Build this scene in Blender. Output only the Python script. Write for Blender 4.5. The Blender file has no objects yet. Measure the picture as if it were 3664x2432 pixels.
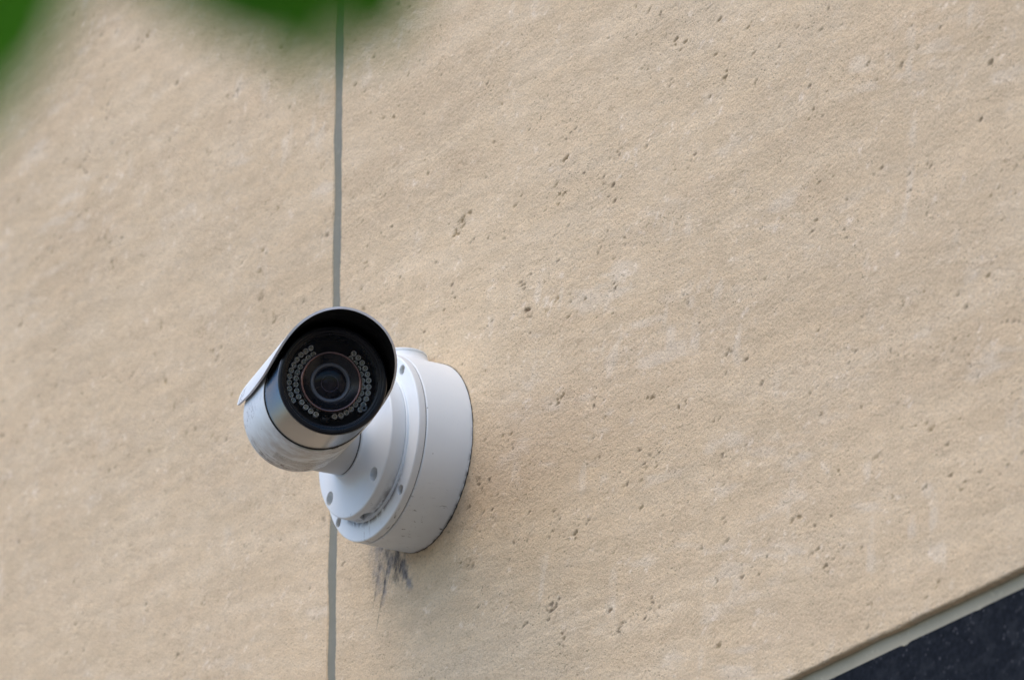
import bpy, bmesh, math, random
import numpy as np
from mathutils import Matrix, Vector
rad = math.radians
random.seed(7)
rng = np.random.default_rng(11)
sc = bpy.context.scene
COL = sc.collection

# ------------------------------------------------------------------ camera
# wall frame: x runs along the wall, -y points out of the wall, z is up; the
# centre of the camera's back box on the wall is the origin, metres
CAM_POS = Vector((2.92273, -1.66329, -1.25195))
c_r = Vector((0.510529, 0.859859, -0.001366))
c_u = Vector((0.319988, -0.188513, 0.928477))
c_f = Vector((-0.798103, 0.474452, 0.371386))
cam_data = bpy.data.cameras.new('photo_camera')
cam = bpy.data.objects.new('photo_camera', cam_data)
COL.objects.link(cam)
cam.matrix_world = Matrix(((c_r.x, c_u.x, -c_f.x, CAM_POS.x), (c_r.y, c_u.y, -c_f.y, CAM_POS.y),
                           (c_r.z, c_u.z, -c_f.z, CAM_POS.z), (0, 0, 0, 1)))
cam_data.sensor_fit = 'HORIZONTAL'
cam_data.sensor_width = 36.0
cam_data.lens = 17568.1 / 3664 * 36.0
cam_data.clip_start = 0.05
cam_data.clip_end = 2000
cam_data.dof.use_dof = True
cam_data.dof.focus_distance = 3.40
cam_data.dof.aperture_fstop = 14.0
cam_data.dof.aperture_blades = 0
sc.camera = cam

# ------------------------------------------------------------------ sky, sun, exposure
SUN_EL, SUN_AZ = rad(58), rad(176)      # azimuth of the sun seen from above, 180 = straight out from the wall (-y)
world = bpy.data.worlds.new('World')
sc.world = world
world.use_nodes = True
wn, wl = world.node_tree.nodes, world.node_tree.links
bg = wn['Background']
sky = wn.new('ShaderNodeTexSky')
sky.sky_type = 'NISHITA'
sky.sun_disc = False
sky.sun_elevation = SUN_EL
sky.sun_rotation = SUN_AZ
sky.air_density = 1.0
sky.dust_density = 2.5
sky.ozone_density = 1.0
hsv = wn.new('ShaderNodeHueSaturation')       # overcast: greyer than a clear sky
hsv.inputs['Saturation'].default_value = 1.75
wl.new(sky.outputs[0], hsv.inputs['Color'])
wl.new(hsv.outputs[0], bg.inputs[0])
bg.inputs[1].default_value = 0.14
sun_d = bpy.data.lights.new('sun', 'SUN')
sun_d.energy = 1.15
sun_d.angle = rad(105)
sun_d.color = (1.0, 0.99, 0.975)
sun = bpy.data.objects.new('sun', sun_d)
COL.objects.link(sun)
sun_dir = Vector((math.sin(SUN_AZ) * math.cos(SUN_EL), math.cos(SUN_AZ) * math.cos(SUN_EL), math.sin(SUN_EL)))
sun.rotation_euler = sun_dir.to_track_quat('Z', 'Y').to_euler()
sun.location = (0, -5, 8)
vs = sc.view_settings
vs.view_transform = 'Standard'
vs.look = 'None'
vs.exposure = 0.64
vs.gamma = 1.0
vs.use_curve_mapping = False
sc.cycles.use_denoising = True
sc.cycles.max_bounces = 5
sc.cycles.transparent_max_bounces = 12

# ------------------------------------------------------------------ shader helpers
class NT:
    def __init__(self, name):
        self.m = bpy.data.materials.new(name)
        self.m.use_nodes = True
        self.t = self.m.node_tree
        self.n, self.l = self.t.nodes, self.t.links
        self.b = self.n['Principled BSDF']
        self._obj = None
    def new(self, kind, **kw):
        nd = self.n.new(kind)
        for k, v in kw.items():
            setattr(nd, k, v)
        return nd
    def put(self, sock, v):
        if hasattr(v, 'is_output') or isinstance(v, bpy.types.NodeSocket):
            self.l.new(v, sock)
        elif isinstance(v, tuple) and len(v) == 3 and sock.type == 'RGBA':
            sock.default_value = (*v, 1)
        else:
            sock.default_value = v
    def obj(self):
        if self._obj is None:
            self._obj = self.new('ShaderNodeTexCoord').outputs['Object']
        return self._obj
    def sep(self, v=None):
        s = self.new('ShaderNodeSeparateXYZ')
        self.l.new(v or self.obj(), s.inputs[0])
        return s.outputs[0], s.outputs[1], s.outputs[2]
    def math(self, op, a, b=0.0, c=0.0, clamp=False):
        nd = self.new('ShaderNodeMath', operation=op, use_clamp=clamp)
        self.put(nd.inputs[0], a); self.put(nd.inputs[1], b)
        if op in ('MULTIPLY_ADD', 'SMOOTH_MIN', 'COMPARE'): self.put(nd.inputs[2], c)
        return nd.outputs[0]
    def mul(self, *a):
        r = a[0]
        for q in a[1:]:
            r = self.math('MULTIPLY', r, q)
        return r
    def step(self, v, lo, hi, a=0.0, b=1.0):
        nd = self.new('ShaderNodeMapRange', interpolation_type='SMOOTHSTEP')
        self.put(nd.inputs['Value'], v)
        nd.inputs['From Min'].default_value, nd.inputs['From Max'].default_value = lo, hi
        nd.inputs['To Min'].default_value, nd.inputs['To Max'].default_value = a, b
        return nd.outputs[0]
    def scaled(self, s, v=None, loc=(0, 0, 0)):
        nd = self.new('ShaderNodeMapping')
        self.l.new(v or self.obj(), nd.inputs['Vector'])
        nd.inputs['Scale'].default_value = s
        nd.inputs['Location'].default_value = loc
        return nd.outputs[0]
    def noise(self, scale, detail=2.0, rough=0.5, vec=None, dist=0.0):
        nd = self.new('ShaderNodeTexNoise')
        self.l.new(vec or self.obj(), nd.inputs['Vector'])
        nd.inputs['Scale'].default_value = scale
        nd.inputs['Detail'].default_value = detail
        nd.inputs['Roughness'].default_value = rough
        nd.inputs['Distortion'].default_value = dist
        return nd.outputs[0]
    def voro(self, scale, vec=None, feature='F1', rnd=1.0):
        nd = self.new('ShaderNodeTexVoronoi', feature=feature)
        self.l.new(vec or self.obj(), nd.inputs['Vector'])
        nd.inputs['Scale'].default_value = scale
        nd.inputs['Randomness'].default_value = rnd
        return nd
    def attr(self, name):
        return self.new('ShaderNodeAttribute', attribute_name=name).outputs['Fac']
    def mix(self, f, a, b, mode='MIX'):
        nd = self.new('ShaderNodeMix', data_type='RGBA', blend_type=mode)
        self.put(nd.inputs[0], f); self.put(nd.inputs[6], a); self.put(nd.inputs[7], b)
        return nd.outputs[2]
    def bump(self, h, dist, strength=1.0, normal=None):
        nd = self.new('ShaderNodeBump')
        nd.inputs['Strength'].default_value = strength
        nd.inputs['Distance'].default_value = dist
        self.put(nd.inputs['Height'], h)
        if normal: self.l.new(normal, nd.inputs['Normal'])
        return nd.outputs[0]
    def set(self, **kw):
        for k, v in kw.items():
            self.put(self.b.inputs[k.replace('_', ' ')], v)
        return self.m

def plain(name, col, rough=0.5, metal=0.0, spec=0.5, var=0.12, scale=180.0):
    t = NT(name)
    k = t.noise(scale, 4, 0.6)
    c = t.mix(k, tuple(x * (1 - var) for x in col), tuple(min(1, x * (1 + var)) for x in col))
    r = t.step(t.noise(scale * 0.5, 3), 0.3, 0.7, rough * 0.85, min(1, rough * 1.15))
    return t.set(Base_Color=c, Roughness=r, Metallic=metal, Specular_IOR_Level=spec)

# ------------------------------------------------------------------ materials
def mat_stone():
    t = NT('sandstone')
    c = t.new('ShaderNodeAttribute', attribute_name='stone_colour').outputs['Color']
    fine = t.noise(480, 3, 0.7)
    c = t.mix(t.mul(t.step(fine, 0.25, 0.55, 1, 0), 0.50), c, (0.33, 0.255, 0.175))
    pk = t.voro(300)                                          # pin-hole pores
    pm = t.mul(t.step(pk.outputs['Distance'], 0.10, 0.26, 1, 0), t.step(t.noise(26, 3, 0.6), 0.40, 0.66), 0.55)
    c = t.mix(pm, c, (0.225, 0.165, 0.105))
    c = t.mix(t.step(fine, 0.60, 0.80, 0, 0.35), c, (0.68, 0.62, 0.54))
    hair = t.noise(1.0, 3, 0.7, t.scaled((520, 200, 75)), 0.7)
    st = t.mul(t.attr('stain'), t.step(hair, 0.32, 0.64, 0.22, 1.0))
    c = t.mix(st, c, t.mix(fine, (0.030, 0.029, 0.031), (0.095, 0.092, 0.096)))
    h2 = t.mul(t.noise(520, 4, 0.8), t.math('MULTIPLY_ADD', t.attr('grain'), 0.16, 0.80))
    return t.set(Base_Color=c, Roughness=0.88, Normal=t.bump(t.math('SUBTRACT', h2, t.mul(pm, 0.7)), 0.0026, 0.85), Specular_IOR_Level=0.15)

def mat_granite():
    t = NT('dark_granite')
    v = t.voro(250)
    k = t.noise(240, 4, 0.7)
    c = t.mix(t.step(k, 0.35, 0.7), (0.003, 0.0036, 0.0055), (0.011, 0.0125, 0.017))
    c = t.mix(t.mul(t.step(v.outputs['Distance'], 0.10, 0.34, 1, 0), t.step(t.noise(110, 3), 0.46, 0.60)), c, (0.058, 0.058, 0.064))
    c = t.mix(t.mul(t.step(t.noise(1.0, 4, 0.65, t.scaled((70, 70, 110))), 0.46, 0.68), 0.5), c, (0.024, 0.026, 0.030))
    return t.set(Base_Color=c, Roughness=0.6, Specular_IOR_Level=0.08, Normal=t.bump(t.noise(300, 3), 0.0004, 0.5))

def mat_sealant(name, a, b):
    t = NT(name)
    c = t.mix(t.noise(60, 4, 0.6), a, b)
    c = t.mix(t.mul(t.step(t.noise(260, 3), 0.6, 0.75), 0.35), c, tuple(x * 1.5 for x in b))
    return t.set(Base_Color=c, Roughness=0.6, Normal=t.bump(t.noise(70, 3), 0.0012, 0.5))

WHITE = (0.755, 0.795, 0.800)
def paint(name, dirt):
    """white powder-coat; dirt(t, colour) adds wear of its own shape"""
    t = NT(name)
    c = t.mix(t.noise(40, 3), tuple(x * 0.965 for x in WHITE), tuple(x * 1.03 for x in WHITE))
    # tiny dark specks everywhere
    sp = t.voro(115)
    c = t.mix(t.mul(t.step(sp.outputs['Distance'], 0.045, 0.075, 1, 0), t.step(t.noise(33), 0.57, 0.64), 0.8), c, (0.16, 0.14, 0.12))
    c = dirt(t, c)
    return t.set(Base_Color=c, Roughness=t.step(t.noise(90, 3), 0.3, 0.7, 0.36, 0.48), Specular_IOR_Level=0.4,
                 Normal=t.bump(t.noise(900, 2), 0.00006, 0.5))
def radius_xz(t):
    x, y, z = t.sep()
    r = t.math('SQRT', t.math('ADD', t.mul(x, x), t.mul(z, z)))
    return x, y, z, r
DIRT = (0.060, 0.050, 0.042)
def scuffs(t, scale, lo, hi, vec):
    return t.step(t.noise(scale, 5, 0.75, vec, 0.4), lo, hi)
def dirt_box(t, c):
    x, y, z, r = radius_xz(t)
    low = t.step(z, -0.036, -0.064, 0, 1)
    m = t.mul(scuffs(t, 1.0, 0.60, 0.64, t.scaled((150, 60, 420))), low)
    c = t.mix(t.mul(m, 0.9), c, DIRT)
    film = t.mul(t.step(z, -0.015, -0.07, 0, 1), t.noise(45, 4), 0.40)
    c = t.mix(film, c, (0.30, 0.275, 0.245))
    edge = t.mul(t.step(y, -0.0030, -0.0002, 0, 1), t.step(t.noise(160, 3), 0.40, 0.62), t.step(z, 0.03, -0.06, 0.1, 1))
    return t.mix(edge, c, DIRT)
def dirt_cover(t, c):
    x, y, z, r = radius_xz(t)
    # grime collected on the ledge below the disc and drips from it
    low = t.step(z, -0.022, -0.050, 0, 1)
    near = t.mul(t.step(r, 0.0550, 0.0605, 1, 0), low, t.step(t.noise(1.0, 4, 0.65, t.scaled((260, 200, 120))), 0.36, 0.52))
    c = t.mix(t.mul(near, 0.9), c, (0.085, 0.070, 0.060))
    drip = t.mul(t.step(t.noise(1.0, 3, 0.6, t.scaled((210, 1, 22)), 0.5), 0.57, 0.63), t.step(t.math('ABSOLUTE', t.math('ADD', x, 0.008)), 0.012, 0.030, 1, 0),
                 t.step(z, -0.050, -0.056, 0, 1), t.step(t.noise(420, 3), 0.36, 0.56))
    c = t.mix(t.mul(drip, 0.30), c, (0.20, 0.17, 0.15))
    rim = t.mul(t.step(y, -0.0440, -0.0425, 0, 1), t.step(z, -0.045, -0.064, 0, 1), scuffs(t, 1.0, 0.58, 0.63, t.scaled((60, 200, 200))))
    c = t.mix(t.mul(rim, 0.9), c, DIRT)
    side = t.mul(t.step(y, -0.0445, -0.0432, 0, 1), 0.30)      # side of the rim tinted beige
    return t.mix(side, c, (0.40, 0.375, 0.335))
def dirt_disc(t, c):
    x, y, z, r = radius_xz(t)
    low = t.step(z, -0.030, -0.050, 0, 1)
    grime = t.mul(t.step(y, -0.0535, -0.0478, 0, 1), low, t.step(t.noise(1.0, 4, 0.7, t.scaled((120, 300, 160))), 0.36, 0.62))
    c = t.mix(t.mul(grime, 0.85), c, (0.075, 0.060, 0.052))
    dots = t.mul(t.step(t.noise(300, 4, 0.7), 0.62, 0.67), t.step(z, -0.045, -0.053, 0, 1), t.step(r, 0.050, 0.054, 0, 1))
    c = t.mix(t.mul(dots, 0.45), c, DIRT)
    side = t.mul(t.step(y, -0.0585, -0.0572, 0, 1), t.step(r, 0.050, 0.0545, 0, 1), 0.28)
    c = t.mix(side, c, (0.40, 0.375, 0.335))
    hair = t.mul(t.step(t.noise(1.0, 4, 0.6, t.scaled((180, 180, 180)), 1.5), 0.665, 0.69), t.step(r, 0.026, 0.034, 1, 0), t.step(z, -0.018, -0.024, 0, 1))
    return t.mix(t.mul(hair, 0.6), c, (0.16, 0.15, 0.15))
def dirt_body(t, c):
    # local frame: z runs forward along the barrel, y is up, x points to the wall
    x, y, z = t.sep()
    ang = t.math('ARCTAN2', x, y)                     # 0 on top, -90 deg outward, +-180 underneath
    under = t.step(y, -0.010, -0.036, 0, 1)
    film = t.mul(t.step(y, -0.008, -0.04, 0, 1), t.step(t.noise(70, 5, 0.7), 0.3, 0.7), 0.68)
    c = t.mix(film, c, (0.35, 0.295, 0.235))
    # worn smudges on the outer flank
    fl = t.mul(t.step(t.noise(1.0, 5, 0.75, t.scaled((420, 240, 240)), 0.3), 0.53, 0.60), t.step(y, 0.006, -0.004, 0, 1), t.step(y, -0.016, -0.006, 0, 1), t.step(z, -0.155, -0.075, 1, 0.25))
    c = t.mix(t.mul(fl, 0.75), c, (0.12, 0.115, 0.115))
    # chipped paint low down near the rear edge and scratches underneath
    ch = t.mul(t.step(t.noise(1.0, 5, 0.7, t.scaled((110, 110, 330))), 0.50, 0.57), under, t.step(z, -0.128, -0.146, 0, 1))
    c = t.mix(ch, c, (0.075, 0.050, 0.038))
    sc2 = t.mul(t.step(t.noise(1.0, 5, 0.75, t.scaled((70, 70, 500)), 0.4), 0.57, 0.61), t.step(x, -0.010, 0.008, 0, 1), under)
    c = t.mix(t.mul(sc2, 0.85), c, (0.06, 0.05, 0.045))
    # worn small print: six rows of broken grey marks running round the belly
    cmb = t.new('ShaderNodeCombineXYZ')
    t.put(cmb.inputs[0], t.math('MULTIPLY', ang, 46.0)); t.put(cmb.inputs[1], t.math('MULTIPLY', z, 300.0))
    row = t.math('FRACT', t.math('MULTIPLY', z, 330.0))
    rowm = t.mul(t.step(row, 0.10, 0.25, 0, 1), t.step(row, 0.62, 0.80, 1, 0))
    ch2 = t.new('ShaderNodeTexNoise'); t.l.new(cmb.outputs[0], ch2.inputs['Vector']); ch2.inputs['Scale'].default_value = 2.3; ch2.inputs['Detail'].default_value = 3
    zone = t.mul(t.step(z, -0.1335, -0.1325, 0, 1), t.step(z, -0.1135, -0.1125, 1, 0))
    za = t.math('MAXIMUM', t.mul(t.step(ang, -2.60, -2.57, 1, 0), 1.0), t.step(ang, 2.45, 2.6, 0, 1))
    pr = t.mul(rowm, t.step(ch2.outputs[0], 0.42, 0.50), zone, za)
    c = t.mix(t.mul(pr, 0.85), c, (0.075, 0.068, 0.062))
    # a breath of algae along the seam underneath
    al = t.mul(t.step(z, -0.0665, -0.0630, 0, 1), t.step(y, -0.034, -0.038, 0, 1), t.step(t.noise(60), 0.4, 0.6), 0.5)
    return t.mix(al, c, (0.22, 0.27, 0.20))
def dirt_hood(t, c):
    x, y, z = t.sep()
    # the worn mark on the outer flank near the rear corner
    m = t.mul(t.step(t.noise(1.0, 4, 0.7, t.scaled((200, 420, 260)), 0.8), 0.48, 0.54), t.step(x, -0.036, -0.039, 0, 1), t.step(y, 0.006, 0.009, 0, 1), t.step(y, 0.019, 0.016, 0, 1),
              t.step(z, -0.168, -0.165, 0, 1), t.step(z, -0.140, -0.146, 0, 1))
    return t.mix(t.mul(m, 0.8), c, (0.25, 0.27, 0.31))
def dirt_none(t, c):
    return c

M = dict(
    stone=mat_stone(), granite=mat_granite(),
    sealant=mat_sealant('grey_sealant', (0.168, 0.160, 0.115), (0.200, 0.192, 0.140)),
    sealant_b=mat_sealant('beige_sealant', (0.255, 0.236, 0.165), (0.310, 0.288, 0.205)),
    core=plain('concrete', (0.3, 0.29, 0.27), 0.9),
    pave=plain('paving', (0.19, 0.165, 0.135), 0.9, scale=3),
    box=paint('white_paint_box', dirt_box), cover=paint('white_paint_cover', dirt_cover),
    disc=paint('white_paint_disc', dirt_disc), body=paint('white_paint_barrel', dirt_body),
    hood=paint('white_paint_hood', dirt_hood), white=paint('white_paint', dirt_none),
    arm=plain('arm_paint_shaded', (0.52, 0.535, 0.535), 0.45, var=0.04, scale=60),  # greyer than the white paint: the barrel's shade is put into the colour
    black=plain('black_plastic', (0.005, 0.006, 0.009), 0.30, spec=0.28),
    matte=plain('black_matte', (0.004, 0.004, 0.004), 0.8, spec=0.15),
    rubber=plain('black_rubber', (0.012, 0.012, 0.012), 0.75, spec=0.3),
    groove=plain('dirty_groove', (0.16, 0.155, 0.15), 0.7),
    screw=plain('screw_steel', (0.72, 0.70, 0.66), 0.30, metal=0.5, var=0.35, scale=500),
    leadgrey=plain('lens_ring_grey', (0.085, 0.096, 0.118), 0.42),
    trim=plain('copper_brown_trim', (0.17, 0.105, 0.10), 0.22, metal=0.95),
    ledcup=plain('led_cup', (0.98, 0.98, 0.90), 0.20, metal=0.1, var=0.3, scale=900),
    leddie=plain('led_die', (0.46, 0.47, 0.39), 0.12, metal=0.4, var=0.5, scale=1500),
    bark=plain('twig_bark', (0.09, 0.07, 0.045), 0.8),
)
def mat_steel():
    t = NT('bare_steel_barrel')
    x, y, z = t.sep()
    br = t.noise(1.0, 3, 0.6, t.scaled((60, 60, 1600)))
    c = t.mix(br, (0.105, 0.106, 0.112), (0.165, 0.166, 0.172))
    dirt = t.mul(t.step(y, -0.018, -0.037, 0, 1), t.step(t.noise(140, 5, 0.75), 0.46, 0.58), t.step(z, -0.030, -0.060, 0.25, 1))
    c = t.mix(t.mul(dirt, 0.7), c, (0.10, 0.085, 0.07))
    nick = t.mul(t.step(t.noise(1.0, 4, 0.7, t.scaled((160, 160, 420))), 0.62, 0.66), t.step(y, -0.02, -0.03, 0, 1))
    c = t.mix(nick, c, (0.03, 0.025, 0.02))
    return t.set(Base_Color=c, Metallic=0.95, Roughness=0.24, Normal=t.bump(br, 0.00003, 0.3))
M['steel'] = mat_steel()

def mat_pane(name, tint, gloss, rough=0.02):
    t = NT(name)
    t.n.remove(t.b)
    tr = t.new('ShaderNodeBsdfTransparent'); tr.inputs[0].default_value = (*tint, 1)
    gl = t.new('ShaderNodeBsdfGlossy'); gl.inputs['Roughness'].default_value = rough
    fr = t.new('ShaderNodeFresnel'); fr.inputs['IOR'].default_value = gloss
    mx = t.new('ShaderNodeMixShader')
    t.l.new(fr.outputs[0], mx.inputs[0]); t.l.new(tr.outputs[0], mx.inputs[1]); t.l.new(gl.outputs[0], mx.inputs[2])
    t.l.new(mx.outputs[0], t.n['Material Output'].inputs[0])
    return t.m
M['pane'] = mat_pane('clear_window', (0.99, 0.99, 0.99), 1.22)
M['lens'] = mat_pane('coated_lens', (0.78, 0.72, 0.86), 1.30)

def mat_leaf(name='green_leaf', k=1.0):
    t = NT(name)
    c = t.mix(t.noise(60, 3), tuple(k * q for q in (0.038, 0.150, 0.004)), tuple(k * q for q in (0.062, 0.200, 0.008)))
    t.set(Base_Color=c, Roughness=0.6, Specular_IOR_Level=0.08)
    tl = t.new('ShaderNodeBsdfTranslucent'); tl.inputs[0].default_value = (0.10, 0.26, 0.02, 1)
    mx = t.new('ShaderNodeMixShader'); mx.inputs[0].default_value = 0.25
    t.l.new(t.b.outputs[0], mx.inputs[1]); t.l.new(tl.outputs[0], mx.inputs[2])
    t.l.new(mx.outputs[0], t.n['Material Output'].inputs[0])
    return t.m
M['leaf'] = mat_leaf()
M['leaf_pale'] = mat_leaf('pale_green_leaf', 1.2)

# ------------------------------------------------------------------ object helpers
def thing(name, label, cat, loc=(0, 0, 0), group=None):
    o = bpy.data.objects.new(name, None)
    o.empty_display_size = 0.05
    o.location = loc
    COL.objects.link(o)
    o['label'] = label; o['category'] = cat
    if group: o['group'] = group
    return o
def link(name, me, mats, parent=None, mtx=None):
    o = bpy.data.objects.new(name, me)
    COL.objects.link(o)
    if not len(me.materials):
        for m in (mats if isinstance(mats, (list, tuple)) else [mats]):
            me.materials.append(m)
    if parent: o.parent = parent
    if mtx is not None: o.matrix_local = mtx
    return o
def finish(me, angle=32):
    me.polygons.foreach_set('use_smooth', np.ones(len(me.polygons), bool))
    me.set_sharp_from_angle(angle=rad(angle))
    me.update()
def mesh_from_bm(bm, name, angle=32, recalc=True):
    if recalc: bmesh.ops.recalc_face_normals(bm, faces=bm.faces[:])
    me = bpy.data.meshes.new(name)
    bm.to_mesh(me); bm.free()
    finish(me, angle)
    return me
def lathe(name, prof, seg=128, closed=True, angle=32, slots=None):
    """revolve (radius, height) round local z; radius 0 ends are capped with a point"""
    bm = bmesh.new()
    rings = []
    for r, h in prof:
        if r <= 1e-9:
            rings.append([bm.verts.new((0, 0, h))])
        else:
            rings.append([bm.verts.new((r * math.cos(2 * math.pi * k / seg), r * math.sin(2 * math.pi * k / seg), h)) for k in range(seg)])
    pairs = list(zip(rings[:-1], rings[1:]))
    if closed: pairs.append((rings[-1], rings[0]))
    for i, (a, b) in enumerate(pairs):
        if len(a) == 1 and len(b) == 1: continue
        for k in range(seg):
            j = (k + 1) % seg
            if len(a) == 1: f = bm.faces.new((a[0], b[j], b[k]))
            elif len(b) == 1: f = bm.faces.new((a[k], a[j], b[0]))
            else: f = bm.faces.new((a[k], a[j], b[j], b[k]))
            if slots: f.material_index = slots[i]
    return mesh_from_bm(bm, name, angle)
MM = 0.001
def prof(*p):
    return [(r * MM, h * MM) for r, h in p]
# local z of the mount's turned parts points out of the wall (-y)
OUT = Matrix(((1, 0, 0, 0), (0, 0, -1, 0), (0, 1, 0, 0), (0, 0, 0, 1)))
def bake(me, mtx):
    me.transform(mtx); me.update(); return me
def cyl(r, h0, h1, x, z, seg=48):
    me = lathe('cutter', [(0, h0), (r, h0), (r, h1), (0, h1)], seg, closed=False)
    return bake(me, Matrix.Translation((x, 0, z)) @ OUT)
def boolean_cut(me, cutters, angle=32):
    o = bpy.data.objects.new('cut_target', me); COL.objects.link(o)
    cs = []
    for c in cutters:
        q = bpy.data.objects.new('cutter', c); COL.objects.link(q); cs.append(q)
        md = o.modifiers.new('cut', 'BOOLEAN'); md.object = q; md.operation = 'DIFFERENCE'; md.solver = 'EXACT'
    dg = bpy.context.evaluated_depsgraph_get(); dg.update()
    out = bpy.data.meshes.new_from_object(o.evaluated_get(dg))
    bpy.data.objects.remove(o)
    for q in cs: bpy.data.objects.remove(q)
    finish(out, angle)
    out.materials.clear()
    return out
def box_mesh(name, x0, x1, y0, y1, z0, z1, bev=0.0):
    bm = bmesh.new()
    bmesh.ops.create_cube(bm, size=1)
    for v in bm.verts:
        v.co = ((x0 + x1) / 2 + v.co.x * (x1 - x0), (y0 + y1) / 2 + v.co.y * (y1 - y0), (z0 + z1) / 2 + v.co.z * (z1 - z0))
    if bev:
        bmesh.ops.bevel(bm, geom=bm.edges[:], offset=bev, segments=2, affect='EDGES', profile=0.5)
    return mesh_from_bm(bm, name)

# ------------------------------------------------------------------ ground
GZ = -2.86
gme = bpy.data.meshes.new('ground')
gme.from_pydata([(-400, 0.2, GZ), (-400, -400, GZ), (400, -400, GZ), (400, 0.2, GZ)], [], [(0, 1, 2, 3)])
g = link('ground', gme, M['pave'])
g['kind'] = 'structure'

# ------------------------------------------------------------------ wall
def hash2(ix, iz, seed):
    h = (ix.astype(np.int64) * 374761393 + iz.astype(np.int64) * 668265263 + seed * 2147483647) & 0xFFFFFFFF
    h = ((h ^ (h >> 13)) * 1274126177) & 0xFFFFFFFF
    h = ((h ^ (h >> 16)) * 2246822519) & 0xFFFFFFFF
    return ((h ^ (h >> 15)) & 0xFFFFFF) / float(0xFFFFFF)
def vnoise(x, z, sx, sz, seed):
    u, v = x / sx, z / sz
    iu, iv = np.floor(u), np.floor(v)
    fu, fv = u - iu, v - iv
    fu, fv = fu * fu * fu * (fu * (fu * 6 - 15) + 10), fv * fv * fv * (fv * (fv * 6 - 15) + 10)
    a, b = hash2(iu, iv, seed), hash2(iu + 1, iv, seed)
    c, d = hash2(iu, iv + 1, seed), hash2(iu + 1, iv + 1, seed)
    return (a + (b - a) * fu) * (1 - fv) + (c + (d - c) * fu) * fv - 0.5
def fbm(x, z, sx, sz, seed, oct=3, gain=0.5):
    # rotate a little between octaves so the lattice never shows
    s, amp = 0, 1.0
    for k in range(oct):
        a = 0.35 + 0.9 * k
        ca, sa = math.cos(a * 0.15), math.sin(a * 0.15)
        s = s + amp * vnoise(x * ca - z * sa + 3.1 * k, x * sa + z * ca + 1.7 * k, sx / 2 ** k, sz / 2 ** k, seed + k)
        amp *= gain
    return s
def sstep(v, a, b):
    t = np.clip((v - a) / (b - a), 0, 1)
    return t * t * (3 - 2 * t)
def lines(*segs):
    out = []
    for a, b, st in segs:
        n = max(1, int(round((b - a) / st)))
        out.append(np.linspace(a, b, n + 1)[(1 if out else 0):])
    return np.concatenate(out)

wall = thing('stone_wall', 'beige sandstone clad wall with a grey vertical joint, behind the security camera', 'wall', (0, 0, 0))

# the larger open pores, surveyed on the wall: x, z, size class
SURVEY = [(0.054, 0.1664, 3), (0.0438, 0.1623, 2), (-0.0013, 0.2386, 2), (0.0017, 0.2265, 1), (0.1983, 0.164, 2), (0.1354, 0.1535, 2), (0.3231, 0.2231, 2), (0.3153, 0.2332, 1), (0.3575, 0.1881, 2), (0.3034, 0.1918, 2), (0.347, 0.1966, 2), (0.3956, 0.1663, 1), (0.3071, 0.1903, 1), (0.4054, 0.1447, 2), (0.3878, 0.1381, 1), (0.415, 0.1202, 1), (0.3621, 0.0982, 2), (-0.0919, 0.1867, 2), (-0.2591, 0.2541, 2), (-0.2634, 0.2437, 2), (-0.2612, 0.2225, 2), (-0.3307, 0.4197, 2), (-0.3168, 0.4155, 2), (-0.2345, 0.4235, 2), (-0.1657, 0.2964, 1), (-0.1575, 0.2462, 1), (0.4058, -0.0552, 2), (0.478, -0.1939, 2), (0.1889, -0.0191, 2), (0.1819, -0.1673, 3), (0.1898, -0.1938, 2), (0.2492, -0.1909, 2), (0.2632, -0.2069, 2), (0.2931, -0.1313, 2), (0.2749, -0.1517, 1), (0.2101, -0.1219, 2), (0.2067, -0.0973, 1), (0.2899, -0.1113, 1), (0.2588, -0.1498, 1), (0.0887, -0.0478, 2), (0.1436, 0.0663, 2), (-0.4296, 0.2069, 2), (-0.4422, 0.2075, 2), (-0.4921, 0.2317, 2), (-0.4736, 0.2243, 1), (-0.4374, 0.2576, 1), (-0.585, 0.2466, 1), (-0.6408, 0.2691, 1), (-0.3254, 0.1874, 1), (-0.665, 0.2618, 1), (-0.5941, 0.4523, 2), (-0.5211, 0.3629, 1), (-0.3637, 0.385, 2), (-0.2537, 0.2991, 2), (0.4323, -0.0666, 1), (0.5637, -0.0801, 1), (0.6032, -0.0911, 1), (0.5124, -0.1007, 1), (0.0865, 0.0732, 1), (0.1474, 0.0628, 2), (0.3089, -0.0529, 2), (0.1888, -0.0212, 1), (0.0805, 0.1213, 2), (0.1709, 0.1017, 1), (0.238, 0.029, 1), (0.4424, 0.1247, 1), (0.2607, 0.0629, 1), (0.015, 0.1471, 1), (0.0098, -0.174, 2), (0.1378, 0.0877, 2), (0.04, 0.1137, 1), (-0.0922, 0.2017, 1), (0.7032, 0.0324, 2), (0.5415, -0.0191, 1), (0.7162, -0.0368, 1), (0.1942, 0.1363, 2), (0.2246, 0.1421, 1), (0.2694, 0.1421, 2)]
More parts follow.
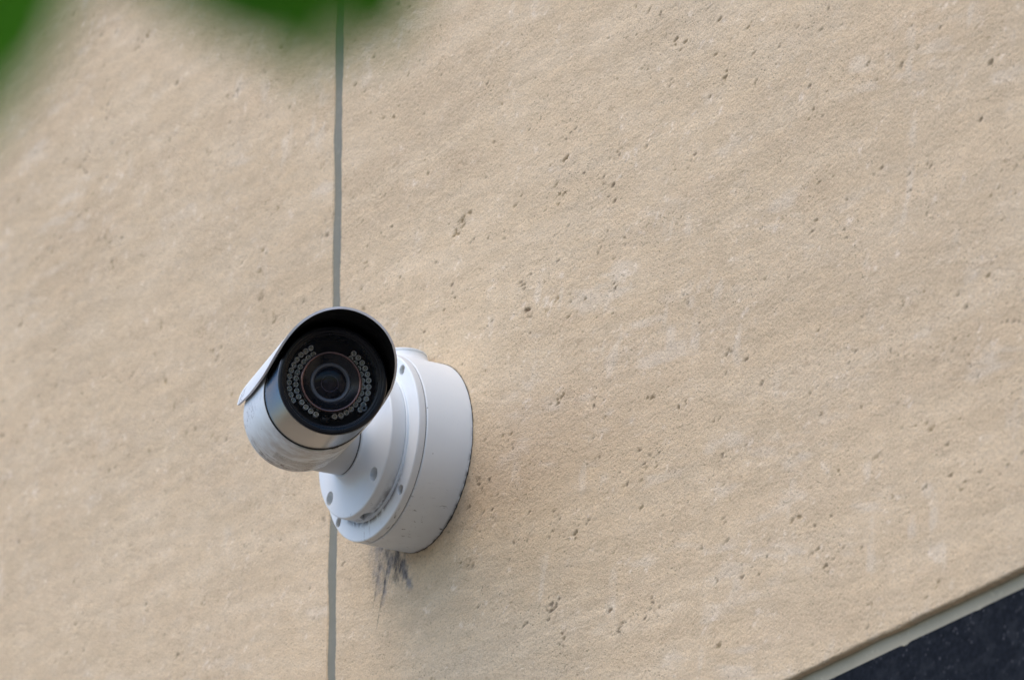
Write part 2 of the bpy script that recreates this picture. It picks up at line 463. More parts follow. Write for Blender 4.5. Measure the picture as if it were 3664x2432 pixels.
def pores(x0, x1, z0, z1, n_cluster, n_single, seed):
    r = np.random.default_rng(seed)
    P = []
    for px, pz, k in SURVEY:
        for _ in range({1: 2, 2: 4, 3: 10}[k]):
            P.append((px + r.normal(0, 0.0016 * k), pz + r.normal(0, 0.0012 * k), r.uniform(0.0005, 0.0008 + 0.00025 * k), r.uniform(0.6, 1.3)))
    for _ in range(n_cluster):
        cx, cz = r.uniform(x0, x1), r.uniform(z0, z1)
        L = r.uniform(0.006, 0.045)
        tilt = r.normal(0.05, 0.25)
        for _ in range(int(r.integers(3, 14))):
            u = r.normal(0, 0.5) * L
            P.append((cx + u, cz + u * tilt + r.normal(0, 0.003), 0.0004 + 0.0008 * r.random() ** 2.5, r.uniform(0.3, 1.1)))
    for _ in range(n_single):
        P.append((r.uniform(x0, x1), r.uniform(z0, z1), r.choice([0.0005, 0.0007, 0.0009, 0.0012], p=[.4, .33, .2, .07]), r.uniform(0.3, 1.2)))
    return P
def stone_slab(xs, zs, seed, fine, pore_list, label):
    nx, nz = len(xs), len(zs)
    X, Z = np.meshgrid(xs, zs)
    x0, x1, z0, z1 = xs[0], xs[-1], zs[0], zs[-1]
    rough = sstep(fbm(X, Z, 0.16, 0.07, seed + 5, 3) + 0.05, -0.10, 0.28)
    # the coarse bands that climb to the right of the back box (along the bedding)
    band = np.exp(-((Z + 0.100 + 0.045 * np.sin(X * 6)) / 0.030) ** 2) * sstep(X, -0.09, -0.02)
    rough = np.clip(rough + 0.8 * band, 0, 1)
    H = 0.0002 * fbm(X, Z, 0.20, 0.12, seed, 2)
    H += 0.00007 * fbm(X, Z, 0.060, 0.010, seed + 20, 3)
    H += 0.00006 * fbm(X, Z, 0.010, 0.0055, seed + 40, 2, 0.6)
    H += 0.00042 * fbm(X, Z, 0.0032, 0.0019, seed + 60, 2, 0.75) * (0.72 + 0.20 * rough)
    pore = np.zeros_like(X)
    for (px, pz, pr, dep) in pore_list:
        if not (x0 + .004 < px < x1 - .004 and z0 + .004 < pz < z1 - .004): continue
        R = pr * 3.2
        i0, i1 = np.searchsorted(xs, (px - R * 1.5, px + R * 1.5))
        j0, j1 = np.searchsorted(zs, (pz - R, pz + R))
        if i1 <= i0 or j1 <= j0: continue
        sx, sz = X[j0:j1, i0:i1] - px, Z[j0:j1, i0:i1] - pz
        qx, qz = sx + px, sz + pz
        sx = sx + 0.0022 * vnoise(qx, qz, 0.0031, 0.0023, 97); sz = sz + 0.0016 * vnoise(qx, qz, 0.0027, 0.0021, 98) - 0.12 * sx
        wob = 1 + 0.7 * (vnoise(qx, qz, 0.0021, 0.0013, 99) * 2)
        d = np.sqrt((sx / 2.1) ** 2 + sz ** 2) / (pr * wob)
        k = 1 - sstep(d, 0.35, 1.35)
        H[j0:j1, i0:i1] -= k * pr * 1.0 * dep
        pore[j0:j1, i0:i1] = np.maximum(pore[j0:j1, i0:i1], k * min(1.0, 0.45 + 0.5 * dep) * min(1.0, max(0.5, pr / 0.0010)))
    # arris: rounded and chipped
    ex = np.minimum(X - x0, x1 - X); ez = np.minimum(Z - z0, z1 - Z)
    e = np.minimum(ex, ez)
    chip = 0.0012 + 0.0022 * np.clip(fbm(X, Z, 0.020, 0.020, seed + 80, 3) + 0.1, 0, 1)
    H -= 0.0016 * (1 - sstep(e, 0, chip)) ** 2
    # stains left by water running off the back box
    rr = np.hypot(X, Z)
    stain = np.zeros_like(X); film = np.zeros_like(X)
    if x0 < 0 < x1 and z0 < 0 < z1:
        streak = fbm(X - 0.25 * Z, Z, 0.0030, 0.040, 300, 3, 0.6)
        blot = fbm(X, Z, 0.0060, 0.0075, 310, 3, 0.7)
        def stroke(a, b, w0, w1, strength):
            d = np.array(b) - np.array(a); L2 = (d ** 2).sum()
            tt = np.clip(((X - a[0]) * d[0] + (Z - a[1]) * d[1]) / L2, 0, 1)
            dx = np.hypot(X - a[0] - d[0] * tt, Z - a[1] - d[1] * tt)
            w = (w0 + (w1 - w0) * tt) * (1 + 0.8 * blot)
            return strength * np.exp(-(dx / np.maximum(w, 2e-4)) ** 2)
        M2 = lambda a, b: np.maximum(a, b)
        broad = stroke((-0.047, -0.054), (-0.035, -0.075), 0.0105, 0.0065, 1.0)
        broad = M2(broad, stroke((-0.060, -0.050), (-0.060, -0.072), 0.0060, 0.0025, 0.42))
        broad = M2(broad, stroke((-0.034, -0.072), (-0.027, -0.083), 0.0045, 0.0015, 0.8))
        stain = np.clip(broad * (0.70 + 1.2 * streak + 1.0 * blot), 0, 1)
        thin = stroke((-0.0545, -0.066), (-0.0612, -0.087), 0.0016, 0.0014, 0.9)
        thin = M2(thin, stroke((-0.0612, -0.087), (-0.0668, -0.101), 0.0014, 0.0010, 1.0))
        thin = M2(thin, stroke((-0.0668, -0.101), (-0.0704, -0.1110), 0.0008, 0.0004, 0.8))
        thin = M2(thin, stroke((-0.0687, -0.070), (-0.0762, -0.0945), 0.0008, 0.0005, 0.75))
        thin = M2(thin, stroke((-0.0655, -0.060), (-0.0672, -0.068), 0.0022, 0.0010, 0.7))
        thin = M2(thin, stroke((-0.0490, -0.075), (-0.0530, -0.085), 0.0008, 0.0005, 0.6))
        stain = M2(stain, np.clip(thin * (0.85 + 0.9 * blot), 0, 1))
        film = stroke((-0.066, -0.048), (-0.066, -0.082), 0.0110, 0.0050, 0.50)
        film = M2(film, stroke((-0.032, -0.074), (-0.0185, -0.0945), 0.0050, 0.0030, 0.8))
        film = M2(film, stroke((-0.050, -0.060), (-0.062, -0.096), 0.0080, 0.0025, 0.6))
        film = np.clip(film * (0.85 + 1.1 * blot + 0.5 * streak), 0, 0.85)
        ang = np.degrees(np.arctan2(Z, X))
        ringw = 0.0004 + 0.0042 * 0.7 * np.clip(fbm(X, Z, 0.006, 0.006, 320, 3, 0.7) + 0.18, 0, 1) * np.where((ang < 15) & (ang > -100), 1.0, 0.4)
        stain = M2(stain, np.where(rr > 0.066, (1 - sstep(rr - 0.0700, 0, ringw)) * 0.85, 0))
    # the colour of the stone itself: beds, iron tint, chalky smears, flecks, filled pores
    def mixc(c, k, col): return c + (np.array(col) - c) * k[..., None]
    med = fbm(X, Z, 0.030, 0.018, seed + 200, 3, 0.6)
    bed = fbm(X, Z, 0.16, 0.016, seed + 210, 3, 0.6)
    big = fbm(X, Z, 0.22, 0.12, seed + 220, 2)
    c = np.empty(X.shape + (3,)); c[:] = (0.540, 0.452, 0.322)
    c = mixc(c, sstep(med, -0.30, 0.35) * 0.40, (0.578, 0.496, 0.368))
    c = mixc(c, sstep(bed, 0.0, 0.40) * 0.30, (0.610, 0.535, 0.410))
    c = mixc(c, sstep(big, 0.02, 0.40) * 0.22, (0.535, 0.436, 0.298))
    c = mixc(c, sstep(-bed, 0.15, 0.45) * 0.12, (0.480, 0.385, 0.280))
    pale = np.maximum(sstep(fbm(X, Z, 0.022, 0.040, seed + 230, 3, 0.65), 0.34, 0.58), sstep(fbm(X, Z, 0.080, 0.014, seed + 240, 3, 0.65), 0.24, 0.55))
    c = mixc(c, pale * sstep(big + 0.6 * med, -0.15, 0.45) * 0.42, (0.620, 0.575, 0.490))
    fle = sstep(fbm(X + 0.6 * Z, Z - 0.5 * X, 0.0080, 0.0050, seed + 250, 3, 0.7), 0.46, 0.60) * sstep(med, -0.1, 0.2)
    c = mixc(c, fle * 0.62, (0.68, 0.62, 0.53))
    iron = sstep(fbm(X, Z, 0.0050, 0.0028, seed + 260, 3, 0.75), 0.36, 0.54) * sstep(fbm(X, Z, 0.12, 0.04, seed + 265, 2), 0.0, 0.25)
    c = mixc(c, iron * 0.30, (0.330, 0.235, 0.145))
    thin = fbm(X, Z - 0.03 * X, 0.210, 0.0075, seed + 280, 4, 0.7)       # fine bedding lines
    c = c * np.array((1.285, 1.205, 1.115)) * (1.075 + 0.085 * thin + 0.09 * fbm(X, Z, 0.012, 0.006, seed + 285, 3, 0.8))[..., None]
    c = mixc(c, film, (0.270, 0.262, 0.266))
    och = sstep(fbm(X, Z, 0.035, 0.035, seed + 270, 2), -0.15, 0.2)[..., None]
    pc = np.array((0.215, 0.165, 0.120)) * (1 - och) + np.array((0.310, 0.225, 0.115)) * och
    kp = (sstep(pore, 0.20, 0.85) * 0.74)[..., None]
    c = c * (1 - kp) + pc * kp
    co = np.empty((nz, nx, 3), np.float32)
    co[..., 0], co[..., 1], co[..., 2] = X, -H, Z
    # uneven outline of the arris
    w = np.clip(1 - e / 0.004, 0, 1)
    jig = 0.0006 * fbm(X, Z, 0.030, 0.030, seed + 90, 3)
    co[..., 0] += w * jig * (ex <= ez) * (1 if True else 0)
    co[..., 2] += w * jig * (ez < ex)
    V = co.reshape(-1, 3)
    n_front = len(V)
    idx = np.arange(nx * nz).reshape(nz, nx)
    quads = np.stack([idx[:-1, :-1], idx[:-1, 1:], idx[1:, 1:], idx[1:, :-1]], -1).reshape(-1, 4)
    loop = np.concatenate([idx[0, :], idx[1:, -1], idx[-1, -2::-1], idx[-2:0:-1, 0]])
    back = V[loop].copy(); back[:, 1] = 0.030
    V = np.concatenate([V, back])
    bi = np.arange(len(loop)) + n_front
    side = np.stack([loop, bi, np.roll(bi, -1), np.roll(loop, -1)], -1)
    Q = np.concatenate([quads, side]).astype(np.int32)
    me = bpy.data.meshes.new('stone_slab')
    me.vertices.add(len(V)); me.vertices.foreach_set('co', V.astype(np.float32).ravel())
    me.loops.add(len(Q) * 4); me.loops.foreach_set('vertex_index', Q.ravel())
    me.polygons.add(len(Q)); me.polygons.foreach_set('loop_start', np.arange(0, len(Q) * 4, 4, dtype=np.int32))
    me.polygons.foreach_set('use_smooth', np.ones(len(Q), bool))
    me.update(calc_edges=True)
    pad = len(V) - n_front
    at = me.attributes.new('stone_colour', 'FLOAT_COLOR', 'POINT')
    cc = np.ones((len(V), 4), np.float32); cc[:n_front, :3] = c.reshape(-1, 3); cc[n_front:, :3] = (0.50, 0.41, 0.31)
    at.data.foreach_set('color', cc.ravel())
    for nm, arr in (('stain', stain), ('grain', rough)):
        at = me.attributes.new(nm, 'FLOAT', 'POINT')
        at.data.foreach_set('value', np.concatenate([arr.ravel(), np.zeros(pad)]).astype(np.float32))
    o = link('stone_slab', me, M['stone'], wall)
    if label: o['label'] = label
    return o

JX0, JX1 = -0.1459, -0.1341            # the joint beside the camera
ZB, ZT = -0.2985, 0.9215
right = stone_slab(lines((JX1, -0.128, 0.0009), (-0.128, 0.80, 0.00135), (0.80, 1.366, 0.012)),
                   lines((ZB, -0.293, 0.0008), (-0.293, 0.46, 0.00086), (0.46, ZT, 0.010)), 1, True,
                   pores(-0.13, 0.8, -0.30, 0.47, 270, 900, 21), 'beige stone slab right of the joint, stained under the back box')
left = stone_slab(lines((-1.646, -0.80, 0.012), (-0.80, -0.152, 0.0021), (-0.152, JX0, 0.0009)),
                  lines((ZB, -0.16, 0.006), (-0.16, 0.74, 0.0015), (0.74, ZT, 0.008)), 2, True,
                  pores(-0.82, -0.15, -0.17, 0.75, 190, 600, 22), 'beige stone slab left of the joint')
def coarse_slab(x0, x1, z0, z1, seed):
    stone_slab(lines((x0, x1, 0.02)), lines((z0, z1, 0.02)), seed, False, [], None)
coarse_slab(1.378, 2.878, ZB, ZT, 3)
coarse_slab(JX1, 1.366, 0.9335, 2.15, 4)
coarse_slab(-1.646, JX0, 0.9335, 2.15, 5)
# sealant in the joints, set a little behind the stone face
def strip(name, x0, x1, z0, z1, y, mat, label=None, vertical=True):
    """a slightly hollow bead of sealant, solid back to the wall core; it stays inside its joint"""
    n = 240
    a = np.linspace(z0, z1, n) if vertical else np.linspace(x0, x1, n)
    shape = [(-0.5, 0.029), (-0.5, 0.0), (-0.40, 0.0003), (-0.15, 0.0007), (0.15, 0.0007), (0.40, 0.0003), (0.5, 0.0), (0.5, 0.029)]
    w = (x1 - x0 if vertical else z1 - z0) + 0.002
    bm = bmesh.new()
    rings = []
    for p in a:
        wv = 0.0003 * math.sin(p * 31) + 0.0003 * math.sin(p * 73 + 1)
        ring = []
        for (u, d) in shape:
            q = u * w
            yy = y + d + wv if d < 0.02 else d
            ring.append(bm.verts.new(((x0 + x1) / 2 + q, yy, p) if vertical else (p, yy, (z0 + z1) / 2 + q)))
        rings.append(ring)
    m = len(shape)
    for r0, r1 in zip(rings[:-1], rings[1:]):
        for j in range(m):
            bm.faces.new((r0[j], r0[(j + 1) % m], r1[(j + 1) % m], r1[j]))
    bm.faces.new(rings[0][::-1]); bm.faces.new(rings[-1])
    o = link(name, mesh_from_bm(bm, name, 50), mat, wall)
    if label: o['label'] = label
    return o
strip('sealant_bead', JX0, JX1, ZB - 0.002, 2.15, 0.0009, M['sealant'], 'grey vertical sealant bead')
strip('sealant_bead', 1.366, 1.378, ZB, 2.15, 0.0012, M['sealant'])
strip('sealant_bead', -1.646, 2.878, -0.3085, ZB, 0.0050, M['sealant_b'], 'beige sealant bead over the dark granite', False)
strip('sealant_bead', -1.646, 2.878, ZT, 0.9335, 0.0012, M['sealant'], None, False)
def granite_slab(x0, x1, z0, z1, fine=False):
    xs = lines((x0, x1, 0.0015 if fine else 0.05))
    bm = bmesh.new()
    n = len(xs)
    top = z1 + 0.0001 * np.sin(xs * 47)
    if fine:       # two chips out of the upper arris
        for cx, cw, cd in ((0.588, 0.003, 0.0018), (0.665, 0.003, 0.0005)):
            top = top - cd * np.exp(-((xs - cx) / cw) ** 2)
    rows = [(0.030, None), (0.0046, None), (0.0040, 0.0006)]
    R = []
    R.append([bm.verts.new((x, 0.030, t)) for x, t in zip(xs, top)])
    R.append([bm.verts.new((x, 0.0046, t)) for x, t in zip(xs, top)])
    R.append([bm.verts.new((x, 0.0040, t - 0.0006)) for x, t in zip(xs, top)])
    R.append([bm.verts.new((x, 0.0040, z0)) for x in xs])
    R.append([bm.verts.new((x, 0.030, z0)) for x in xs])
    for a, b in zip(R[:-1], R[1:]):
        for k in range(n - 1):
            bm.faces.new((a[k], b[k], b[k + 1], a[k + 1]))
    o = link('granite_slab', mesh_from_bm(bm, 'granite_slab', 40), M['granite'], wall)
    return o
o = granite_slab(-0.134, 1.366, -1.570, -0.3085, True)
o['label'] = 'dark speckled granite slab under the beige stone'
granite_slab(-1.646, -0.146, -1.570, -0.3085); granite_slab(1.378, 2.878, -1.570, -0.3085)
for x0 in (-1.646, -0.134, 1.378): granite_slab(x0, x0 + 1.5, GZ - 0.02, -1.580)
link('wall_core', box_mesh('wall_core', -1.65, 2.88, 0.031, 0.35, GZ - 0.05, 2.16), M['core'], wall)

# ------------------------------------------------------------------ security camera
camr = thing('security_camera', 'white bullet security camera with black hood, on a round box screwed to the stone wall', 'camera', (0, 0, 0))
# back box
box = link('back_box', bake(lathe('back_box', prof((0, -2), (70.0, -2), (70.0, 0.4), (70.0, 12), (69.9, 30), (69.75, 37.2), (69.3, 37.9), (68.4, 38.1), (0, 38.1)), 192, False, 25), OUT), M['box'], camr)
boss = lathe('conduit_boss', prof((0, 55), (30, 55), (27.5, 62), (23.0, 66.8), (20.4, 69.2), (18.9, 71.4), (18.3, 73.4), (18.2, 74.0), (17.5, 74.25), (17.5, 74.6), (18.0, 74.8), (18.0, 75.9), (17.6, 76.4), (16.8, 76.6), (0, 76.6)), 96, False, 30)
bake(boss, Matrix.Translation((0, -0.0190, 0)))
# keep the flare of the boss inside the depth of the box
for v in boss.vertices:
    v.co.y = max(-0.0376, min(-0.0004, v.co.y)) if v.co.z < 0.0725 else v.co.y
boss.update()
link('conduit_boss', boss, M['white'], box)
gas = link('wall_gasket', bake(lathe('wall_gasket', prof((60, -3), (70.15, -3), (70.2, 0.3), (69.9, 0.7), (60, 0.7)), 160), OUT), M['rubber'], box)
link('cover_gasket', bake(lathe('cover_gasket', prof((60, 38.0), (68.7, 38.0), (68.7, 39.0), (60, 39.0)), 160), OUT), M['groove'], camr)
# cover plate with counterbored screw holes
SCREWS = [(r * math.cos(rad(a)), r * math.sin(rad(a))) for r, a in ((63.6, 45.4), (63.4, -46.8), (64.6, -138.6), (63.6, 134))]
cov = bake(lathe('box_cover', prof((0, 38.8), (69.3, 38.8), (69.6, 39.2), (69.55, 43.6), (69.3, 44.45), (68.6, 44.8), (0, 44.8)), 192, False, 25), OUT)
cov = boolean_cut(cov, [cyl(3.9 * MM, 40.4 * MM, 47 * MM, x * MM, z * MM, 40) for x, z in SCREWS], 25)
cover = link('box_cover', cov, M['cover'], camr)
def screw_mesh():
    bm = bmesh.new()
    seg = 24
    me = lathe('screw', prof((0, 0), (3.3, 0), (3.3, 0.7), (2.9, 1.5), (2.0, 1.9), (0, 2.0)), seg, False, 40)
    bm.free()
    # cross recess
    cut1 = box_mesh('c', -2.0 * MM, 2.0 * MM, -0.35 * MM, 0.35 * MM, 0.7 * MM, 3 * MM)
    cut2 = box_mesh('c', -0.35 * MM, 0.35 * MM, -2.0 * MM, 2.0 * MM, 0.7 * MM, 3 * MM)
    return boolean_cut(me, [cut1, cut2], 40)
SM = screw_mesh()
SM.materials.append(M['screw'])
for i, (x, z) in enumerate(SCREWS):
    link('screw', SM, M['screw'], cover, Matrix.Translation((x * MM, -0.0405, z * MM)) @ OUT @ Matrix.Rotation(0.4 + 1.1 * i, 4, 'Z'))
# disc
link('disc_gasket', bake(lathe('disc_gasket', prof((40, 44.7), (55.6, 44.7), (55.6, 46.3), (55.2, 46.7), (54.3, 46.75), (54.3, 47.3), (40, 47.3)), 160), OUT), M['white'], camr)
dp = [(0, 47.05), (54.6, 47.05), (55.0, 47.4), (54.9, 57.2), (54.6, 58.1), (53.9, 58.65), (52.5, 58.75), (44, 58.95), (38, 59.3), (34, 59.9), (31, 60.8), (28.6, 62.1), (27.0, 63.6), (26.3, 65.0), (26.1, 66.0), (25.6, 66.5), (24.6, 66.6), (0, 66.6)]
disc_me = bake(lathe('mounting_disc', prof(*dp), 192, False, 28), OUT)
HOLES = [(29.4, -32.6), (-36.3, -30.6), (-31, 33), (32, 31)]
cuts = [cyl(5.3 * MM, 49 * MM, 64 * MM, x * MM, z * MM, 48) for x, z in HOLES]
# drain notch in the lower rim: a low arch
bm = bmesh.new()
n = 16
pts = [(-8.5 + 17 * k / n, 46.0 + 8.0 * math.sqrt(max(0, 1 - ((-8.5 + 17 * k / n) / 8.5) ** 2))) for k in range(n + 1)] + [(8.5, 45.5), (-8.5, 45.5)]
lo = [bm.verts.new((x * MM, -h * MM, -60 * MM)) for x, h in pts]
hi = [bm.verts.new((x * MM, -h * MM, -42 * MM)) for x, h in pts]
bm.faces.new(lo); bm.faces.new(hi[::-1])
for k in range(len(pts)):
    j = (k + 1) % len(pts)
    bm.faces.new((lo[k], hi[k], hi[j], lo[j]))
cuts.append(bake(mesh_from_bm(bm, 'notch'), Matrix.Rotation(rad(-3), 4, 'Y')))
disc = link('mounting_disc', boolean_cut(disc_me, cuts, 28), M['disc'], camr)
link('notch_shade', bake(box_mesh('notch_shade', -9 * MM, 9 * MM, -55 * MM, -47.2 * MM, -43.5 * MM, -40 * MM), Matrix.Rotation(rad(-3), 4, 'Y')), M['matte'], disc)  # added black block, stands in for the shade inside the notch
# arm
link('swivel_seal', bake(lathe('swivel_seal', prof((10, 66.4), (24.1, 66.4), (24.1, 68.0), (10, 68.0)), 96), OUT), M['rubber'], camr)
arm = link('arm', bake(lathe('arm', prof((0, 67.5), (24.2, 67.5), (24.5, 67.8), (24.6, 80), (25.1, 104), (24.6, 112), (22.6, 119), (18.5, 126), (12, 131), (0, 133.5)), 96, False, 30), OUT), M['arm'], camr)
sl = lathe('arm_seam', prof((0, 0), (0.22, 0), (0.22, 30), (0, 30)), 8, False)
a_ = rad(-8)
link('arm_seam', sl, M['rubber'], arm, Matrix.Translation((0.02503 * math.cos(rad(-2)), -0.0673, 0.02503 * math.sin(rad(-2)))) @ OUT)

# barrel frame: local z forward along the barrel, y up, x towards the wall
B_O = Vector((0.177897, -0.174080, -0.033217))
B_A = Vector((0.923233, -0.329100, -0.198326))
B_S = Vector((0.335770, 0.941944, 0.0))
B_U = Vector((0.186812, -0.066592, 0.980136))
BM_ = Matrix(((B_S.x, B_U.x, B_A.x, B_O.x), (B_S.y, B_U.y, B_A.y, B_O.y), (B_S.z, B_U.z, B_A.z, B_O.z), (0, 0, 0, 1)))
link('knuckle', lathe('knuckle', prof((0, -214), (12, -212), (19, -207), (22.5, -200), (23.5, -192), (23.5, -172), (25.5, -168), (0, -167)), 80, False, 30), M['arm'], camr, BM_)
housing = link('housing', lathe('housing', prof((0, -169.5), (27, -169.5), (33, -167.6), (36.8, -164.8), (39.0, -161.2), (39.75, -157), (39.7, -120), (39.3, -64), (39.1, -62.5), (38.7, -62.0), (37.2, -62.0), (37.2, -70), (0, -70)), 160, False, 25), M['body'], camr, BM_)
link('seal_ring', lathe('seal_ring', prof((34, -63), (38.5, -63), (38.6, -61.9), (38.3, -60.7), (34, -60.7)), 160), M['rubber'], camr, BM_)
steel = link('steel_barrel', lathe('steel_barrel', prof((36.0, -62), (38.0, -62), (38.0, -58), (37.9, -3), (37.8, -0.2), (37.4, 0.1), (36.0, 0.1)), 160, True, 25), M['steel'], camr, BM_)
bezel = link('bezel', lathe('bezel', prof((37.1, -2), (37.55, -0.2), (37.6, 0.8), (37.2, 1.7), (36.4, 2.2), (35.0, 2.25), (34.7, 1.9), (34.3, 0.9), (33.2, 0.7), (32.7, 0.2), (32.5, -0.6), (31.7, -0.9), (31.5, -2.2), (31.4, -18.2), (37, -18.2)), 160, True, 25), M['black'], camr, BM_)
link('window_pane', lathe('window_pane', prof((0, -1.5), (32, -1.5)), 96, False), M['pane'], camr, BM_)
panel = link('face_panel', lathe('face_panel', prof((0, -18), (33, -18), (33, -19.5), (0, -19.5)), 96, False), M['matte'], camr, BM_)
# lens barrel inside the window
lb = link('lens_barrel', lathe('lens_barrel', prof((21.0, -18.3), (21.0, -6.6), (19.9, -6.0), (17.8, -7.4), (15.2, -9.2), (14.0, -9.6), (14.0, -14), (5.9, -14), (5.9, -18.3)), 128, True, 25), M['black'], camr, BM_)
link('trim_ring', lathe('trim_ring', [((20.25 + 1.1 * math.cos(t)) * MM, (-6.2 + 1.1 * math.sin(t)) * MM) for t in np.linspace(0, 2 * math.pi, 15)[:-1]], 128), M['trim'], lb)
link('retaining_ring', lathe('retaining_ring', prof((13.9, -9.9), (13.6, -9.0), (13.0, -8.7), (12.0, -8.9), (11.3, -9.8), (11.2, -13)), 128, False), M['leadgrey'], lb)
link('inner_ring', lathe('inner_ring', prof((11.2, -10.8), (10.4, -10.6), (8.2, -11.6), (6.3, -12.8), (5.9, -12.9), (5.7, -12.6), (5.5, -13.4), (5.4, -16)), 96, False), M['black'], lb)
link('iris_rim', lathe('iris_rim', [((5.75 + 0.22 * math.cos(t)) * MM, (-12.5 + 0.22 * math.sin(t)) * MM) for t in np.linspace(0, 2 * math.pi, 9)[:-1]], 64), M['groove'], lb)
link('iris', lathe('iris', prof((0, -15.6), (5.9, -15.4)), 48, False), M['matte'], lb)
link('lens_glass', lathe('lens_glass', [(11.3 * MM * math.sin(t), (-11.4 + 24 * (math.cos(t * 0.47) - math.cos(0.47 * math.pi / 2)) * 0.33) * MM) for t in np.linspace(0, math.pi / 2, 14)], 96, False), M['lens'], lb)
link('rear_element', lathe('rear_element', [(5.4 * MM * math.sin(t), (-14.6 + 1.5 * math.cos(t)) * MM) for t in np.linspace(0, math.pi / 2, 10)], 64, False), M['lens'], lb)
# infrared LEDs
def led_mesh():
    pr = prof((0, -3.4), (1.95, -3.4), (1.95, -0.9), (1.82, -0.2), (1.55, 0.1), (1.2, -0.05), (0.85, -0.55), (0.62, -0.75), (0.60, -0.55), (0.45, -0.15), (0.2, 0.05), (0, 0.1))
    me = lathe('infrared_led', pr, 20, False, 60, slots=[0, 0, 0, 0, 0, 1, 1, 1, 1, 1, 0, 0])
    me.materials.append(M['ledcup']); me.materials.append(M['leddie'])
    return me
LM = led_mesh()
def led(R, ang, z):
    t = Matrix.Translation((R * MM * math.cos(rad(ang)), R * MM * math.sin(rad(ang)), z * MM))
    tilt = Matrix.Rotation(random.gauss(0, 0.07), 4, 'X') @ Matrix.Rotation(random.gauss(0, 0.07), 4, 'Y')
    link('infrared_led', LM, None, panel, t @ tilt)
for k in range(11):
    led(27.7, 119.4 + 8.9 * k, -14.5)
    led(27.6, 54.2 - 9.05 * k, -14.5)
for k in range(13): led(23.0, 120.5 + 10.75 * k, -14.6)
for k in range(6): led(22.9, -77.6 + 10.75 * k, -14.6)
for k in range(7): led(23.3, 52.8 - 10.75 * k, -14.6)
link('light_sensor', lathe('light_sensor', [(3.1 * MM * math.sin(t), 2.2 * MM * math.cos(t)) for t in np.linspace(math.pi / 2, 0, 9)] , 32, False), M['black'], panel,
     Matrix.Translation((24.6 * MM * math.cos(rad(-93.6)), 24.6 * MM * math.sin(rad(-93.6)), -0.0155)))
link('indicator_ring', lathe('indicator_ring', prof((1.0, 0), (2.3, 0), (2.3, 1.0), (2.0, 1.3), (1.1, 1.3)), 32), plain('indicator_grey', (0.10, 0.115, 0.13), 0.5), panel,
     Matrix.Translation((29.0 * MM * math.cos(rad(-33)), 29.0 * MM * math.sin(rad(-33)), -0.0120)))
# hood: a shell whose sides are cut away in a curve
def interp(z, tab):
    return float(np.interp(z, [p[0] for p in tab], [p[1] for p in tab]))
LT = [(-182, -77), (-178, -79.5), (-113, -83), (-73, -82.3), (-38, -80.3), (-20, -77.3), (-4, -73), (14, -66.5), (28, -57), (36, -44), (40, -30), (42, -17), (42.8, -6)]
RT = [(-182, 107), (-120, 107), (-91, 105.5), (-64, 102), (-45, 99), (-25, 95.5), (-10, 91.5), (4, 84), (13, 77), (21, 69), (29, 57.5), (34, 45), (37.8, 28), (40.5, 12), (42, 3), (42.8, -4)]
zz = list(np.linspace(-180, -45, 28)) + list(np.linspace(-42, 24, 34)) + list(np.linspace(25, 40, 26)) + [40.5, 41, 41.4, 41.8, 42.1, 42.4, 42.6, 42.8]
RO, RI, NP_ = 43.3, 41.7, 64
bm = bmesh.new()
outer, inner = [], []
for z in zz:
    a0, a1 = interp(z, LT), interp(z, RT)
    # rear corners rounded
    cut = max(0, (-171 - z) / 9.0)
    a0 += 10 * cut ** 2; a1 -= 10 * cut ** 2
    ro, ri = [], []
    for k in range(NP_ + 1):
        p = rad(a0 + (a1 - a0) * k / NP_)
        ro.append(bm.verts.new((RO * MM * math.sin(p), RO * MM * math.cos(p), z * MM)))
        ri.append(bm.verts.new((RI * MM * math.sin(p), RI * MM * math.cos(p), z * MM)))
    outer.append(ro); inner.append(ri)
def grid(rows, mi, flip=False):
    for a, b in zip(rows[:-1], rows[1:]):
        for k in range(len(a) - 1):
            f = bm.faces.new((a[k], a[k + 1], b[k + 1], b[k]))
            f.material_index = mi
grid(outer, 0); grid(inner, 1)
grid([[r[0] for r in outer], [r[0] for r in inner]], 2)
grid([[r[-1] for r in outer], [r[-1] for r in inner]], 2)
grid([outer[0], inner[0]], 2); grid([outer[-1], inner[-1]], 2)
hood_me = mesh_from_bm(bm, 'hood', 40)
hood = link('hood', hood_me, [M['hood'], M['matte'], plain('hood_edge', (0.66, 0.67, 0.70), 0.45)], camr, BM_)

# ------------------------------------------------------------------ leaves close to the photographer, far out of focus
def at(px, py, d):
    return CAM_POS + (c_f + c_r * ((px - 1832) / 17568.1) + c_u * ((1216 - py) / 17568.1)) * d
branch = thing('tree_branch', 'blurred green leafy branch hanging into the top left corner', 'branch', at(400, -1200, 0.57))
BR0 = branch.location.copy()
def tube(name, pts, radii, mat, parent, seg=8):
    bm = bmesh.new()
    rings = []
    for i, p in enumerate(pts):
        d = (pts[min(i + 1, len(pts) - 1)] - pts[max(i - 1, 0)]).normalized()
        u = d.orthogonal().normalized(); v = d.cross(u)
        rings.append([bm.verts.new(p + (u * math.cos(2 * math.pi * k / seg) + v * math.sin(2 * math.pi * k / seg)) * radii[i] - BR0) for k in range(seg)])
    for a, b in zip(rings[:-1], rings[1:]):
        for k in range(seg):
            bm.faces.new((a[k], a[(k + 1) % seg], b[(k + 1) % seg], b[k]))
    bm.faces.new(rings[0]); bm.faces.new(rings[-1][::-1])
    return link(name, mesh_from_bm(bm, name), mat, parent)
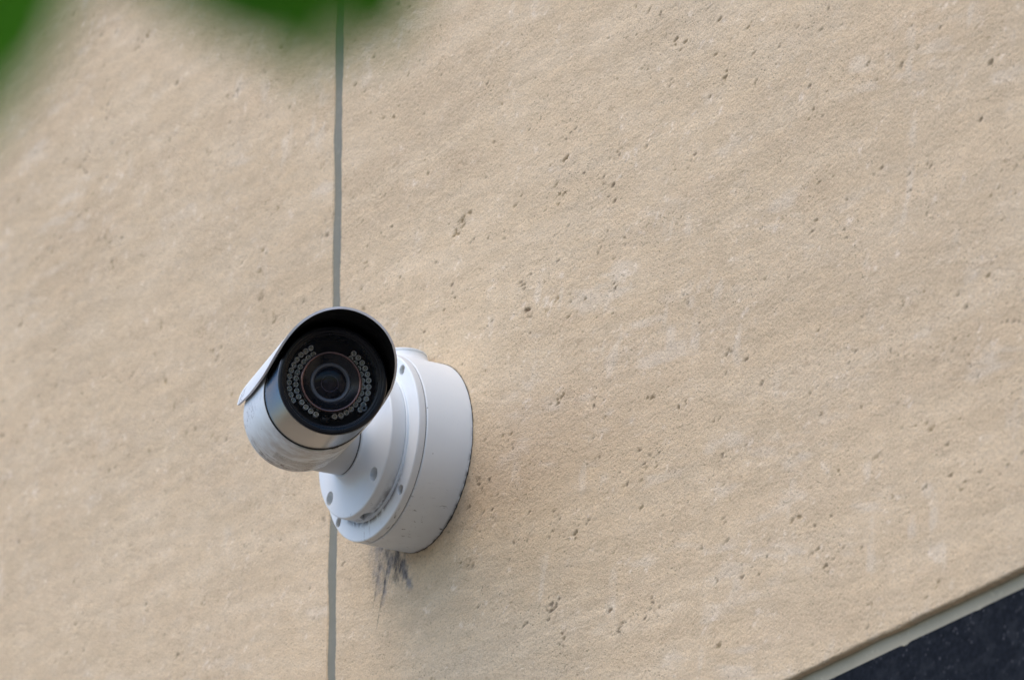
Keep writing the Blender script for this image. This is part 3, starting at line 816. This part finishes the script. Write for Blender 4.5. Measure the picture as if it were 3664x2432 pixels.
def leaf(base, tip, width, up, curl=0.12):
    L = (tip - base).length
    d = (tip - base).normalized()
    s = d.cross(up).normalized(); nrm = s.cross(d)
    bm = bmesh.new()
    rows = []
    for i in range(13):
        t = i / 12
        w = width * (math.sin(math.pi * min(1, t ** 0.8)) ** 0.85) * 0.5 * (1 + 0.05 * math.sin(t * 40)) + 0.0004
        c = base + d * (L * t) - nrm * (curl * L * t * t)
        rows.append([bm.verts.new(c + s * (w * k / 3) + nrm * (abs(k) / 3 * w * 0.25) - BR0) for k in range(-3, 4)])
    for a, b in zip(rows[:-1], rows[1:]):
        for k in range(6):
            bm.faces.new((a[k], a[k + 1], b[k + 1], b[k]))
    me = mesh_from_bm(bm, 'leaf', 80)
    o = link('leaf', me, M['leaf_pale' if random.random() < 0.4 else 'leaf'], branch)
    md = o.modifiers.new('thick', 'SOLIDIFY'); md.thickness = 0.0003
    return o
D0 = 0.57
tw = [at(-1900, -1500, D0 + .04), at(-900, -1000, D0 + .02), at(-100, -760, D0), at(700, -640, D0 - .01), at(1500, -760, D0), at(2300, -1000, D0 + .03)]
tube('twig', tw, [0.0040, 0.0035, 0.0030, 0.0025, 0.0020, 0.0014], M['bark'], branch)
upv = c_u * 0.55 - c_f * 0.6
LV = [((250, -850, 0), (-250, 600, -.01), 0.0215), ((-900, -900, .01), (-620, 500, .02), 0.022),
      ((330, -560, 0), (960, 120, -.01), 0.0195), ((820, -650, .01), (1130, 225, -.01), 0.0180),
      ((1290, -700, -.01), (1340, 215, -.012), 0.0170), ((1220, -640, 0), (1500, 110, .01), 0.0120),
      ((1520, -760, 0), (1680, -260, .01), 0.014), ((1900, -900, .01), (2050, -320, 0), 0.020)]
for b, t, w in LV:
    leaf(at(b[0], b[1], D0 + b[2]), at(t[0], t[1], D0 + t[2]), w, upv)
for k in range(12):     # the rest of the spray, above the frame
    q = random.uniform(-1500, 2300)
    leaf(at(q, -950 - 0.09 * abs(q), D0), at(q + random.uniform(-500, 500), -1500 - random.uniform(0, 700), D0 + random.uniform(-.04, .05)), random.uniform(0.014, 0.022), upv)
